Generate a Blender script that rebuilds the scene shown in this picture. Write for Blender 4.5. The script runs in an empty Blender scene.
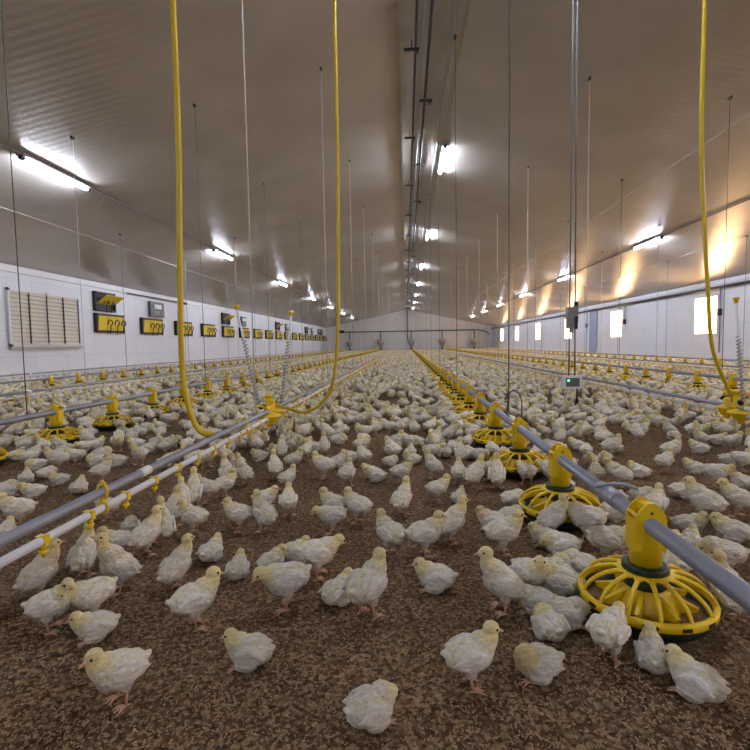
import bpy, bmesh, math, random
from mathutils import Vector, Matrix, noise
random.seed(11)
PI = math.pi
sc = bpy.context.scene
C = sc.collection

# ------------------------------------------------------------------ camera
F = 480.0                      # focal length in pixels of the 750 px frame
CAM = Vector((0, 0, 0.78))
_u, _v, _r = 31 / F, 31 / F, math.radians(0.7)
_dc = Vector((_u, _v, -1)).normalized()
_xc = Vector((math.cos(_r), math.sin(_r), _u * math.cos(_r) + _v * math.sin(_r))).normalized()
_zc = _xc.cross(_dc).normalized()
R = Matrix((_xc, _dc, _zc))    # camera -> world
cd = bpy.data.cameras.new('camera')
cd.lens = F / 750 * 36; cd.sensor_width = 36; cd.clip_start = .02; cd.clip_end = 200
cam = bpy.data.objects.new('camera', cd); C.objects.link(cam)
cam.matrix_world = Matrix.Translation(CAM) @ R.to_4x4()
sc.camera = cam

def ray(px, py):
    return R @ Vector(((px - 375) / F, (375 - py) / F, -1))
def at(px, py, Y):             # point on the vertical plane at distance Y
    d = ray(px, py); return CAM + d * (Y / d.y)
def ground(px, py, z=0.0):
    d = ray(px, py); return CAM + d * ((z - CAM.z) / d.z)
def proj(p):
    q = R.transposed() @ (Vector(p) - CAM)
    if q.z > -.01: return None
    return (375 + F * q.x / -q.z, 375 - F * q.y / -q.z)

# ------------------------------------------------------------------ light and exposure
w = bpy.data.worlds.new('world'); sc.world = w; w.use_nodes = True
w.node_tree.nodes['Background'].inputs[0].default_value = (.6, .68, .8, 1)
w.node_tree.nodes['Background'].inputs[1].default_value = .3
sc.view_settings.view_transform = 'Standard'; sc.view_settings.look = 'None'
sc.view_settings.gamma = 1; sc.view_settings.use_curve_mapping = False
sc.view_settings.exposure = 2.1
TUBE_STRENGTH = 66.0
PANE_STRENGTH = 6.0
sc.cycles.max_bounces = 7; sc.cycles.diffuse_bounces = 4; sc.cycles.glossy_bounces = 3
sc.cycles.sample_clamp_indirect = 4

# ------------------------------------------------------------------ materials
def s2l(c):
    return tuple(((x / 255) / 12.92 if x / 255 <= .04045 else ((x / 255 + .055) / 1.055) ** 2.4) for x in c)
def mat(name, rgb, rough=.5, metal=0, emit=None, es=0, bump=None, var=None, spec=.5, trans=0, alpha=1):
    m = bpy.data.materials.new(name); m.use_nodes = True
    nt = m.node_tree; b = nt.nodes['Principled BSDF']
    col = s2l(rgb) + (1,)
    b.inputs['Base Color'].default_value = col
    b.inputs['Roughness'].default_value = rough
    b.inputs['Metallic'].default_value = metal
    b.inputs['Specular IOR Level'].default_value = spec
    b.inputs['Transmission Weight'].default_value = trans
    b.inputs['Alpha'].default_value = alpha
    if emit:
        b.inputs['Emission Color'].default_value = s2l(emit) + (1,)
        b.inputs['Emission Strength'].default_value = es
    tc = nt.nodes.new('ShaderNodeTexCoord')
    if var:                    # (scale, amount): gentle unevenness of the colour
        n = nt.nodes.new('ShaderNodeTexNoise'); n.inputs['Scale'].default_value = var[0]; n.inputs['Detail'].default_value = 5
        mx = nt.nodes.new('ShaderNodeMix'); mx.data_type = 'RGBA'
        mx.inputs['A'].default_value = tuple(x * (1 - var[1]) for x in col[:3]) + (1,)
        mx.inputs['B'].default_value = tuple(min(1, x * (1 + var[1])) for x in col[:3]) + (1,)
        nt.links.new(tc.outputs['Object'], n.inputs['Vector'])
        nt.links.new(n.outputs['Fac'], mx.inputs['Factor'])
        nt.links.new(mx.outputs['Result'], b.inputs['Base Color'])
    if bump:
        n = nt.nodes.new('ShaderNodeTexNoise'); n.inputs['Scale'].default_value = bump[0]
        bp = nt.nodes.new('ShaderNodeBump'); bp.inputs['Strength'].default_value = bump[1]; bp.inputs['Distance'].default_value = .01
        nt.links.new(tc.outputs['Object'], n.inputs['Vector'])
        nt.links.new(n.outputs['Fac'], bp.inputs['Height']); nt.links.new(bp.outputs['Normal'], b.inputs['Normal'])
    return m

M = {}
M['yellow'] = mat('yellow_plastic', (232, 196, 18), .38, var=(6, .12))
M['yellow_hose'] = mat('yellow_rubber', (205, 176, 12), .45, var=(4, .1))
M['green_ring'] = mat('dark_green_plastic', (22, 46, 36), .35)
M['green_cord'] = mat('green_cord', (40, 86, 74), .7)
M['grey_cord'] = mat('grey_cord', (120, 122, 124), .6)
M['pale_cord'] = mat('pale_cord', (205, 200, 190), .6)
M['galv'] = mat('galvanised_steel', (158, 162, 172), .42, metal=.55, var=(9, .12))
M['pvc'] = mat('white_pvc', (226, 228, 232), .35, var=(5, .06))
M['clear'] = mat('milky_plastic', (215, 220, 222), .25, spec=.6)
M['coil'] = mat('coil_wire', (140, 146, 152), .35, metal=.6)
M['black'] = mat('black_plastic', (20, 20, 22), .5)
M['dark'] = mat('dark_metal', (66, 64, 66), .45, metal=.4)
M['boxgrey'] = mat('grey_plastic', (128, 132, 134), .5)
M['shutter'] = mat('cream_slat', (214, 208, 192), .5, var=(3, .06))
M['white'] = mat('white_painted_metal', (222, 224, 228), .4)
M['flapyellow'] = mat('ochre_flap', (214, 186, 40), .5, var=(5, .12))
M['insect'] = mat('fixture_grey', (150, 152, 156), .5)
M['tube'] = mat('lit_tube', (255, 255, 255), .5, emit=(226, 234, 255), es=TUBE_STRENGTH)
M['pane'] = mat('daylit_pane', (255, 240, 210), .4, emit=(255, 206, 150), es=PANE_STRENGTH)
M['led'] = mat('green_led', (60, 255, 120), .4, emit=(60, 255, 120), es=6)
M['feed'] = mat('feed', (150, 116, 74), .95, var=(60, .35), bump=(160, .8))
M['door'] = mat('door_paint', (150, 160, 184), .5)
M['hopper'] = mat('hopper_plastic', (176, 178, 176), .4, var=(3, .1))
M['leg'] = mat('chick_leg_skin', (206, 164, 134), .55, var=(60, .12))
M['eye'] = mat('chick_eye', (14, 11, 10), .12)
M['mdark'] = mat('gauge_face', (88, 90, 92), .4)

def plumage():
    m = bpy.data.materials.new('chick_plumage'); m.use_nodes = True
    nt = m.node_tree; N = nt.nodes; L = nt.links; b = N['Principled BSDF']
    a = N.new('ShaderNodeAttribute'); a.attribute_name = 'tint'
    oi = N.new('ShaderNodeObjectInfo')
    tc = N.new('ShaderNodeTexCoord')
    # fine down: streaky noise
    mp = N.new('ShaderNodeMapping'); mp.inputs['Scale'].default_value = (60, 190, 120)
    n = N.new('ShaderNodeTexNoise'); n.inputs['Scale'].default_value = 1; n.inputs['Detail'].default_value = 6; n.inputs['Roughness'].default_value = .65
    L.new(tc.outputs['Object'], mp.inputs['Vector']); L.new(mp.outputs['Vector'], n.inputs['Vector'])
    mr = N.new('ShaderNodeMapRange'); mr.inputs['From Min'].default_value = .3; mr.inputs['From Max'].default_value = .7
    mr.inputs['To Min'].default_value = .7; mr.inputs['To Max'].default_value = 1.12
    L.new(n.outputs['Fac'], mr.inputs['Value'])
    r = N.new('ShaderNodeMapRange'); r.inputs['To Min'].default_value = .80; r.inputs['To Max'].default_value = 1.06
    L.new(oi.outputs['Random'], r.inputs['Value'])
    mu = N.new('ShaderNodeMath'); mu.operation = 'MULTIPLY'; L.new(mr.outputs[0], mu.inputs[0]); L.new(r.outputs[0], mu.inputs[1])
    mx = N.new('ShaderNodeVectorMath'); mx.operation = 'SCALE'
    L.new(a.outputs['Color'], mx.inputs[0]); L.new(mu.outputs[0], mx.inputs['Scale'])
    L.new(mx.outputs[0], b.inputs['Base Color'])
    b.inputs['Roughness'].default_value = .9; b.inputs['Specular IOR Level'].default_value = .15
    b.inputs['Sheen Weight'].default_value = .25; b.inputs['Sheen Roughness'].default_value = .4
    b.inputs['Subsurface Weight'].default_value = 0
    bp = N.new('ShaderNodeBump'); bp.inputs['Strength'].default_value = 1; bp.inputs['Distance'].default_value = .006
    L.new(n.outputs['Fac'], bp.inputs['Height']); L.new(bp.outputs['Normal'], b.inputs['Normal'])
    return m
M['plumage'] = plumage()

def litter():
    m = bpy.data.materials.new('wood_litter'); m.use_nodes = True
    nt = m.node_tree; N = nt.nodes; L = nt.links; b = N['Principled BSDF']
    tc = N.new('ShaderNodeTexCoord')
    v = N.new('ShaderNodeTexVoronoi'); v.inputs['Scale'].default_value = 115; v.inputs['Randomness'].default_value = 1
    n = N.new('ShaderNodeTexNoise'); n.inputs['Scale'].default_value = 60; n.inputs['Detail'].default_value = 8; n.inputs['Roughness'].default_value = .7
    n2 = N.new('ShaderNodeTexNoise'); n2.inputs['Scale'].default_value = 1.7; n2.inputs['Detail'].default_value = 4
    for q in (v, n, n2): L.new(tc.outputs['Object'], q.inputs['Vector'])
    sep = N.new('ShaderNodeSeparateColor'); L.new(v.outputs['Color'], sep.inputs[0])
    ad = N.new('ShaderNodeMath'); ad.operation = 'MULTIPLY_ADD'; ad.inputs[1].default_value = .45
    L.new(sep.outputs[0], ad.inputs[0])
    sc_ = N.new('ShaderNodeMath'); sc_.operation = 'MULTIPLY'; sc_.inputs[1].default_value = .6; L.new(n.outputs['Fac'], sc_.inputs[0])
    L.new(sc_.outputs[0], ad.inputs[2])
    rp = N.new('ShaderNodeValToRGB'); e = rp.color_ramp.elements
    e[0].position = .18; e[0].color = s2l((60, 45, 33)) + (1,)
    e[1].position = .85; e[1].color = s2l((188, 160, 122)) + (1,)
    x = e.new(.45); x.color = s2l((106, 83, 61)) + (1,)
    x = e.new(.62); x.color = s2l((134, 108, 80)) + (1,)
    L.new(ad.outputs[0], rp.inputs[0])
    mx = N.new('ShaderNodeMix'); mx.data_type = 'RGBA'; mx.blend_type = 'MULTIPLY'; mx.inputs['Factor'].default_value = .6
    r2 = N.new('ShaderNodeValToRGB'); r2.color_ramp.elements[0].position = .35; r2.color_ramp.elements[0].color = (.55, .53, .5, 1)
    r2.color_ramp.elements[1].position = .65; r2.color_ramp.elements[1].color = (1, 1, 1, 1)
    L.new(n2.outputs['Fac'], r2.inputs[0])
    L.new(rp.outputs[0], mx.inputs['A']); L.new(r2.outputs[0], mx.inputs['B']); L.new(mx.outputs['Result'], b.inputs['Base Color'])
    b.inputs['Roughness'].default_value = .95; b.inputs['Specular IOR Level'].default_value = .1
    bp = N.new('ShaderNodeBump'); bp.inputs['Strength'].default_value = 1; bp.inputs['Distance'].default_value = .012
    L.new(ad.outputs[0], bp.inputs['Height']); L.new(bp.outputs['Normal'], b.inputs['Normal'])
    return m
M['litter'] = litter()

def panel_wall(name, rgb, swap):
    m = bpy.data.materials.new(name); m.use_nodes = True
    nt = m.node_tree; N = nt.nodes; L = nt.links; b = N['Principled BSDF']
    tc = N.new('ShaderNodeTexCoord'); sp = N.new('ShaderNodeSeparateXYZ'); L.new(tc.outputs['Object'], sp.inputs[0])
    cb = N.new('ShaderNodeCombineXYZ')
    L.new(sp.outputs[0 if swap else 1], cb.inputs[0]); L.new(sp.outputs[2], cb.inputs[1])
    br = N.new('ShaderNodeTexBrick'); br.inputs['Scale'].default_value = 1
    br.offset = 0; br.inputs['Brick Width'].default_value = 1.15; br.inputs['Row Height'].default_value = .62
    br.inputs['Mortar Size'].default_value = .005
    c = s2l(rgb)
    br.inputs['Color1'].default_value = c + (1,); br.inputs['Color2'].default_value = tuple(x * .97 for x in c) + (1,)
    br.inputs['Mortar'].default_value = tuple(x * .74 for x in c) + (1,)
    L.new(cb.outputs[0], br.inputs['Vector'])
    n = N.new('ShaderNodeTexNoise'); n.inputs['Scale'].default_value = 1.5; n.inputs['Detail'].default_value = 6
    L.new(tc.outputs['Object'], n.inputs['Vector'])
    mr = N.new('ShaderNodeMapRange'); mr.inputs['To Min'].default_value = .9; mr.inputs['To Max'].default_value = 1.05
    L.new(n.outputs['Fac'], mr.inputs['Value'])
    vm = N.new('ShaderNodeVectorMath'); vm.operation = 'SCALE'
    L.new(br.outputs['Color'], vm.inputs[0]); L.new(mr.outputs[0], vm.inputs['Scale'])
    L.new(vm.outputs[0], b.inputs['Base Color']); b.inputs['Roughness'].default_value = .42
    return m
M['wall'] = panel_wall('white_wall_panels', (221, 225, 232), False)
M['endwall'] = panel_wall('white_end_wall_panels', (240, 242, 244), True)

def ceiling_mat():
    m = bpy.data.materials.new('ribbed_ceiling_sheet'); m.use_nodes = True
    nt = m.node_tree; N = nt.nodes; L = nt.links; b = N['Principled BSDF']
    tc = N.new('ShaderNodeTexCoord')
    n = N.new('ShaderNodeTexNoise'); n.inputs['Scale'].default_value = .9; n.inputs['Detail'].default_value = 7
    L.new(tc.outputs['Object'], n.inputs['Vector'])
    rp = N.new('ShaderNodeValToRGB'); e = rp.color_ramp.elements
    e[0].position = .3; e[0].color = s2l((182, 174, 163)) + (1,); e[1].position = .7; e[1].color = s2l((200, 192, 180)) + (1,)
    L.new(n.outputs['Fac'], rp.inputs[0]); L.new(rp.outputs[0], b.inputs['Base Color'])
    b.inputs['Metallic'].default_value = .3; b.inputs['Roughness'].default_value = .3
    # ribs running up the slope, one every 12 cm along the house
    sp = N.new('ShaderNodeSeparateXYZ'); L.new(tc.outputs['Object'], sp.inputs[0])
    mu = N.new('ShaderNodeMath'); mu.operation = 'MULTIPLY'; mu.inputs[1].default_value = 2 * PI / .12; L.new(sp.outputs[1], mu.inputs[0])
    si = N.new('ShaderNodeMath'); si.operation = 'SINE'; L.new(mu.outputs[0], si.inputs[0])
    bp = N.new('ShaderNodeBump'); bp.inputs['Strength'].default_value = 1; bp.inputs['Distance'].default_value = .0005
    L.new(si.outputs[0], bp.inputs['Height'])
    n3 = N.new('ShaderNodeTexNoise'); n3.inputs['Scale'].default_value = 1.1
    L.new(tc.outputs['Object'], n3.inputs['Vector'])
    bp2 = N.new('ShaderNodeBump'); bp2.inputs['Strength'].default_value = .25; bp2.inputs['Distance'].default_value = .02
    L.new(n3.outputs['Fac'], bp2.inputs['Height']); L.new(bp.outputs['Normal'], bp2.inputs['Normal'])
    L.new(bp2.outputs['Normal'], b.inputs['Normal'])
    return m
M['ceiling'] = ceiling_mat()

# ------------------------------------------------------------------ mesh helpers
class MB:
    """collects shapes and links them as ONE mesh object"""
    def __init__(s): s.bm = bmesh.new()
    def face(s, vs, mi=0, smooth=True):
        try: f = s.bm.faces.new(vs)
        except ValueError: return
        f.material_index = mi; f.smooth = smooth
    def box(s, c, d, mi=0, rot=None):
        c = Vector(c); h = Vector(d) / 2; v = []
        for x in (-1, 1):
            for y in (-1, 1):
                for z in (-1, 1):
                    p = Vector((x * h.x, y * h.y, z * h.z))
                    if rot: p = rot @ p
                    v.append(s.bm.verts.new(c + p))
        for q in ((0, 1, 3, 2), (4, 6, 7, 5), (0, 4, 5, 1), (2, 3, 7, 6), (0, 2, 6, 4), (1, 5, 7, 3)):
            s.face([v[i] for i in q], mi, False)
        return s
    def tube(s, pts, r, n=10, mi=0, cap=True, closed=False):
        pts = [Vector(p) for p in pts]; rs = r if isinstance(r, (list, tuple)) else [r] * len(pts)
        rings = []; prev = None
        for i, p in enumerate(pts):
            a = pts[i - 1] if (i or closed) else p; b = pts[(i + 1) % len(pts)] if (i < len(pts) - 1 or closed) else p
            t = (b - a).normalized()
            if prev is None:
                up = Vector((0, 0, 1)) if abs(t.z) < .9 else Vector((0, 1, 0))
                u = t.cross(up).normalized()
            else:
                u = (prev - t * prev.dot(t)).normalized()
            prev = u; v = t.cross(u)
            rings.append([s.bm.verts.new(p + (u * math.cos(k * 2 * PI / n) + v * math.sin(k * 2 * PI / n)) * rs[i]) for k in range(n)])
        m = len(rings)
        for i in range(m if closed else m - 1):
            A, B = rings[i], rings[(i + 1) % m]
            for k in range(n): s.face([A[k], A[(k + 1) % n], B[(k + 1) % n], B[k]], mi)
        if cap and not closed:
            s.face(rings[0][::-1], mi, False); s.face(rings[-1], mi, False)
        return s
    def lathe(s, prof, n=24, c=(0, 0, 0), mi=0, flute=None, cap=True):
        c = Vector(c); rings = []
        for (r, z) in prof:
            ring = []
            for k in range(n):
                a = 2 * PI * k / n; rr = r * (flute(k, r, z) if flute else 1)
                ring.append(s.bm.verts.new(c + Vector((rr * math.cos(a), rr * math.sin(a), z))))
            rings.append(ring)
        for i in range(len(rings) - 1):
            for k in range(n): s.face([rings[i][k], rings[i][(k + 1) % n], rings[i + 1][(k + 1) % n], rings[i + 1][k]], mi)
        if cap and prof[0][0] > 1e-5: s.face(rings[0][::-1], mi, False)
        if cap and prof[-1][0] > 1e-5: s.face(rings[-1], mi, False)
        return s
    def prism(s, outline, depth, origin, ux, uz, mi=0):
        """outline (a, b) in the plane ux, uz, thickened along the third axis"""
        o = Vector(origin); ux = Vector(ux); uz = Vector(uz); n = ux.cross(uz).normalized()
        f = [s.bm.verts.new(o + ux * a + uz * b - n * depth / 2) for a, b in outline]
        g = [s.bm.verts.new(o + ux * a + uz * b + n * depth / 2) for a, b in outline]
        s.face(f[::-1], mi, False); s.face(g, mi, False)
        for i in range(len(f)):
            j = (i + 1) % len(f); s.face([f[i], f[j], g[j], g[i]], mi, False)
        return s
    def mesh(s, name, mats):
        bmesh.ops.recalc_face_normals(s.bm, faces=s.bm.faces)
        me = bpy.data.meshes.new(name); s.bm.to_mesh(me); s.bm.free()
        for m in (mats if isinstance(mats, (list, tuple)) else [mats]): me.materials.append(M[m])
        return me
    def obj(s, name, mats, parent=None):
        o = bpy.data.objects.new(name, s.mesh(name, mats)); C.objects.link(o)
        if parent: o.parent = parent
        return o

def tag(o, label=None, cat=None, group=None, kind=None):
    if label: o['label'] = label
    if cat: o['category'] = cat
    if group: o['group'] = group
    if kind: o['kind'] = kind
    return o
def empty(name, loc=(0, 0, 0), rz=0):
    o = bpy.data.objects.new(name, None); C.objects.link(o); o.location = loc; o.rotation_euler = (0, 0, rz)
    o.empty_display_size = .05
    return o
def copy_tree(o, parent=None):
    c = o.copy(); C.objects.link(c); c.parent = parent
    for ch in list(o.children): copy_tree(ch, c)
    return c
def struct(o): o['kind'] = 'structure'; return o
def bez(pts, n=8):
    """smooth path through the points (Catmull-Rom)"""
    P = [Vector(p) for p in pts]; P = [P[0] * 2 - P[1]] + P + [P[-1] * 2 - P[-2]]; out = []
    for i in range(1, len(P) - 2):
        for k in range(n):
            t = k / n; a, b, c, d = P[i - 1:i + 3]
            out.append(.5 * ((2 * b) + (c - a) * t + (2 * a - 5 * b + 4 * c - d) * t * t + (3 * b - a - 3 * c + d) * t ** 3))
    return out + [P[-2]]

# ------------------------------------------------------------------ the house
XL, XR, XC = -9.3, 9.9, .15
HL, HR, HC = 2.80, 2.65, 4.75
Y0, Y1 = -9.0, 56.0
def zc(x): return HC + (HL - HC) * (XC - x) / (XC - XL) if x < XC else HC + (HR - HC) * (x - XC) / (XR - XC)

b = MB()                                    # litter floor, a little uneven near the camera
xs = [XL + (XR - XL) * i / 96 for i in range(97)]
ys = [Y0, -4, -1] + [.1 * i for i in range(0, 90)] + [9 + .6 * i for i in range(0, 78)] + [Y1]
g = [[b.bm.verts.new((x, y, (noise.noise(Vector((x * 2.2, y * 2.2, 0))) * .006 if 0 < y < 9 else 0) - .003)) for x in xs] for y in ys]
for j in range(len(ys) - 1):
    for i in range(len(xs) - 1): b.face([g[j][i], g[j][i + 1], g[j + 1][i + 1], g[j + 1][i]])
struct(b.obj('floor', 'litter'))
T = .12
struct(MB().box((XL - T / 2, (Y0 + Y1) / 2, HL / 2), (T, Y1 - Y0, HL)).obj('wall_left', 'wall'))
struct(MB().box((XR + T / 2, (Y0 + Y1) / 2, HR / 2), (T, Y1 - Y0, HR)).obj('wall_right', 'wall'))
outl = [(XL, 0), (XR, 0), (XR, HR), (XC, HC), (XL, HL)]
struct(MB().prism(outl, T, (0, Y1 + T / 2, 0), (1, 0, 0), (0, 0, 1)).obj('wall_end', 'endwall'))
struct(MB().prism(outl, T, (0, Y0 - T / 2, 0), (1, 0, 0), (0, 0, 1)).obj('wall_back', 'endwall'))
outc = [(XL, HL), (XC, HC), (XR, HR), (XR, HR + .1), (XC, HC + .1), (XL, HL + .1)]
struct(MB().prism(outc, Y1 - Y0, (0, (Y0 + Y1) / 2, 0), (1, 0, 0), (0, 0, 1)).obj('ceiling', 'ceiling'))
struct(MB().box((XL + .025, (Y0 + Y1) / 2, HL - .09), (.05, Y1 - Y0, .16)).obj('trim_1', 'white'))
struct(MB().box((XR - .025, (Y0 + Y1) / 2, HR - .08), (.05, Y1 - Y0, .14)).obj('trim_2', 'white'))
struct(MB().box((XL + .02, (Y0 + Y1) / 2, .14), (.04, Y1 - Y0, .3)).obj('baseboard_left', 'white'))
struct(MB().box((XR - .02, (Y0 + Y1) / 2, .16), (.04, Y1 - Y0, .34)).obj('baseboard_right', 'white'))
struct(MB().box((XC, Y1 - .02, .14), (XR - XL, .04, .3)).obj('baseboard_end', 'white'))

# windows in the right wall: sheet of daylight behind a translucent pane in a slim frame
WIN = [(9.85, 1.15)] + [(16.6 + 6.75 * k, 1.2) for k in range(6)] + [(3.1, 1.1), (-3.6, 1.1)]
for i, (y, wd) in enumerate(WIN):
    fr = MB()
    z0, z1 = .95, 2.16
    for yy in (y - wd / 2, y + wd / 2): fr.box((XR - .015, yy, (z0 + z1) / 2), (.04, .035, z1 - z0 + .035))
    for zz in (z0, z1): fr.box((XR - .015, y, zz), (.04, wd, .035))
    f = struct(fr.obj('window_%d' % (i + 1), 'white'))
    MB().box((XR - .006, y, (z0 + z1) / 2), (.012, wd - .03, z1 - z0 - .03)).obj('pane', 'pane', f)
d = struct(MB().box((XR - .02, 26.14, 1.17), (.06, 1.0, 2.3)).obj('door_1', 'door'))
MB().box((XR - .07, 25.75, 1.15), (.05, .1, .03)).obj('door_handle', 'dark', d)

# services along the right wall
p = MB().tube([(XR - .12, Y0 + .1, HR - .26), (XR - .12, Y1 - .1, HR - .26)], .045, 10).obj('conduit_pipe', 'dark')
tag(p, 'dark grey pipe running the length of the right wall under its eave', 'pipe')
for nm, y, z0_, z1_, lab in (('nearest', 15.85, .35, 2.36, 'thin wall conduit with small box right of the nearest visible bright window'),
                            ('second', 22.45, 1.5, 2.36, 'short wall conduit with small box right of the second bright window'),
                            ('third', 27.0, 1.2, 2.36, 'wall conduit with small switch box left of the blue grey door')):
    t = empty('wall_conduit', (XR - .04, y, z0_))
    MB().tube([(0, 0, 0), (0, 0, z1_ - z0_)], .02, 8).obj('conduit', 'boxgrey', t)
    MB().box((-.02, 0, 1.62 - z0_), (.09, .12, .22)).obj('switch_box', 'dark', t)
    tag(t, lab, 'conduit')

# ------------------------------------------------------------------ ventilation on the left wall
def fan_shutter():
    y0, y1, z0, z1 = 10.72, 13.08, .9, 2.22
    t = empty('louvre_shutter', (XL + .03, (y0 + y1) / 2, z0)); W = y1 - y0; H = z1 - z0
    f = MB()
    for yy in (-W / 2, 0, W / 2): f.box((.02, yy, H / 2), (.05, .06, H + .06))
    for zz in (0, H): f.box((.02, 0, zz), (.05, W + .06, .06))
    f.obj('frame', 'white', t)
    MB().box((.04, 0, -.06), (.1, W + .12, .035)).obj('sill', 'galv', t)
    MB().box((-.012, 0, H / 2), (.02, W, H)).obj('gap_shade_panel', 'dark', t)  # dark sheet added behind the slats, stands in for shade in the gaps
    for k in range(4):
        yc = -W / 2 + W * (k + .5) / 4
        s = MB()
        for q in range(13):
            s.box((.035, yc, H * (q + .5) / 13), (.012, W / 4 - .05, H / 13 + .004), rot=Matrix.Rotation(-.42, 3, 'Y'))
        s = s.obj('slat_panel', 'shutter', t)
        MB().box((.07, yc + W / 8 - .035, H / 2), (.02, .02, H - .1)).obj('linkage_bar', 'dark', s)
    tag(t, 'large cream louvred fan shutter on the left white wall', 'shutter')
fan_shutter()

def inlet(wd, hooks, open_flap):
    """black frame with yellow flaps and curled black arms; origin at the wall, lower near corner"""
    t = empty('air_inlet')
    h = .58
    f = MB(); f.box((.03, wd / 2, .03), (.1, wd, .05)); f.box((.03, wd / 2, h - .03), (.1, wd, .05))
    f.box((.03, .03, h / 2), (.1, .06, h)); f.box((.03, wd - .03, h / 2), (.1, .06, h)); f.box((-.01, wd / 2, h / 2), (.03, wd, h))
    f.obj('frame', 'black', t)
    n = 1 if open_flap else 3
    for k in range(n):
        wk = (wd - .14) / n; yc = .07 + wk * (k + .5)
        if open_flap: MB().box((.17, wd * .6, h * .6), (.025, wd * .9, .4), rot=Matrix.Rotation(.95, 3, 'Y')).obj('flap', 'flapyellow', t)
        else: MB().box((.075, yc, h / 2), (.03, wk - .02, h - .14), rot=Matrix.Rotation(.1, 3, 'Y')).obj('flap', 'flapyellow', t)
    for k in range(hooks):
        yc = wd * (.36 + .25 * k)
        pts = [(.1, yc, .24), (.12, yc, .34), (.14, yc + .05, .40), (.16, yc + .12, .36), (.16, yc + .13, .28), (.15, yc + .06, .20), (.15, yc + .05, .10), (.12, yc + .06, -.03)]
        MB().tube(bez(pts, 4), .016, 6).obj('control_arm', 'black', t)
    return t
protoA = inlet(1.42, 3, False); protoB = inlet(1.0, 2, True)
ordn = ['nearest', 'second', 'third', 'fourth', 'fifth', 'sixth', 'seventh', 'eighth']
for k in range(17):
    o = protoA if k == 0 else copy_tree(protoA)
    o.location = (XL + .03, 13.82 + 2.5 * k, 1.28)
    tag(o, ('%s yellow flap air inlet from the camera in the lower wall row' % ordn[k]) if k < 8 else
        'small distant yellow and black air inlet in the lower left wall row', 'air inlet', 'air inlets along the left wall')
for k, y in enumerate((13.82, 23.8, 33.8, 43.8, 51.3)):
    o = protoB if k == 0 else copy_tree(protoB)
    o.location = (XL + .03, y, 1.93)
    tag(o, ['upper air inlet with open yellow flap, above the nearest lower inlet', 'second upper air inlet with open yellow flap on left wall',
            'third upper air inlet with open flap on left wall', 'fourth upper air inlet, small, near the far corner',
            'fifth and farthest upper air inlet near the far left corner'][k], 'air inlet', 'upper air inlets')
for k, y in enumerate((16.86, 26.4, 36.4, 46.4, 50.0)):
    t = empty('wall_gauge_box', (XL + .03, y, 1.95))
    MB().box((.05, .5, .25), (.1, .95 if k == 0 else .7, .55)).obj('housing', 'mdark', t)
    MB().box((.11, .5, .35), (.03, .5, .16)).obj('upper_window', 'white', t)
    MB().box((.11, .4, .12), (.03, .4, .14)).obj('lower_window', 'boxgrey', t)
    tag(t, ['grey box with two pale windows, first on the left wall', 'dark box beside the second upper air inlet', 'third small dark box high on the left wall',
            'fourth small dark box high on the left wall', 'farthest small dark box high on the left wall'][k], 'wall box', 'boxes high on the left wall')
r = MB().tube([(XL + .1, 15.5, 2.62), (XL + .1, 19.6, 2.62)], .018, 6).obj('actuator_rod', 'dark')
tag(r, 'thin dark rod fixed high along the left wall above the grey box', 'rod')
r = MB().tube([(XL + .1, 19.5, 2.62), (XL + .1, 19.8, 2.62)], .05, 8).obj('rod_end', 'black', r)

# ------------------------------------------------------------------ lamps
def lamp(x, y, rzx=0):
    z = zc(x) - .055
    t = empty('ceiling_light', (x, y, z))
    MB().box((0, 0, .03), (.115, 1.5, .035)).obj('housing', 'insect', t)
    MB().tube([(0, -.68, -.014), (0, .68, -.014)], .022, 10).obj('tube', 'tube', t)
    MB().box((0, -.715, -.005), (.06, .07, .06)).obj('end_cap', 'dark', t)
    MB().box((0, .715, -.005), (.06, .07, .06)).obj('end_cap', 'dark', t)
    return t
tube_o = lamp(-5.45, 7.43); protoL = tube_o
rows = [('left', -5.45, [7.43 + 6.9 * k for k in range(-2, 7)], 2), ('ridge', .8, [10.28 + 6.8 * k for k in range(-2, 7)], 2), ('right', 6.43, [13.4 + 6.75 * k for k in range(-3, 6)], 3)]
for nm, x, yy, skip in rows:
    for k, y in enumerate(yy):
        if abs(y - 7.43) < .01 and x < 0: o = protoL
        else: o = copy_tree(protoL); o.location = (x, y, zc(x) - .055)
        q = k - skip
        if nm == 'ridge': lab = 'bright fluorescent tube light under the ridge, '
        else: lab = 'bright fluorescent tube light on the %s ceiling slope, ' % nm
        lab += (ordn[q] + ' one in view') if 0 <= q < 8 else ('behind the camera' if y < 0 else 'overhead outside the view')
        tag(o, lab, 'light', 'lights of the %s row' % nm)
    if nm != 'ridge':
        cbl = MB().tube([(x, Y0, zc(x) - .02), (x, Y1, zc(x) - .02)], .014, 6).obj('light_cable', 'boxgrey')
        tag(cbl, 'grey cable joining the lights of the %s ceiling row' % nm, 'cable')
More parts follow.
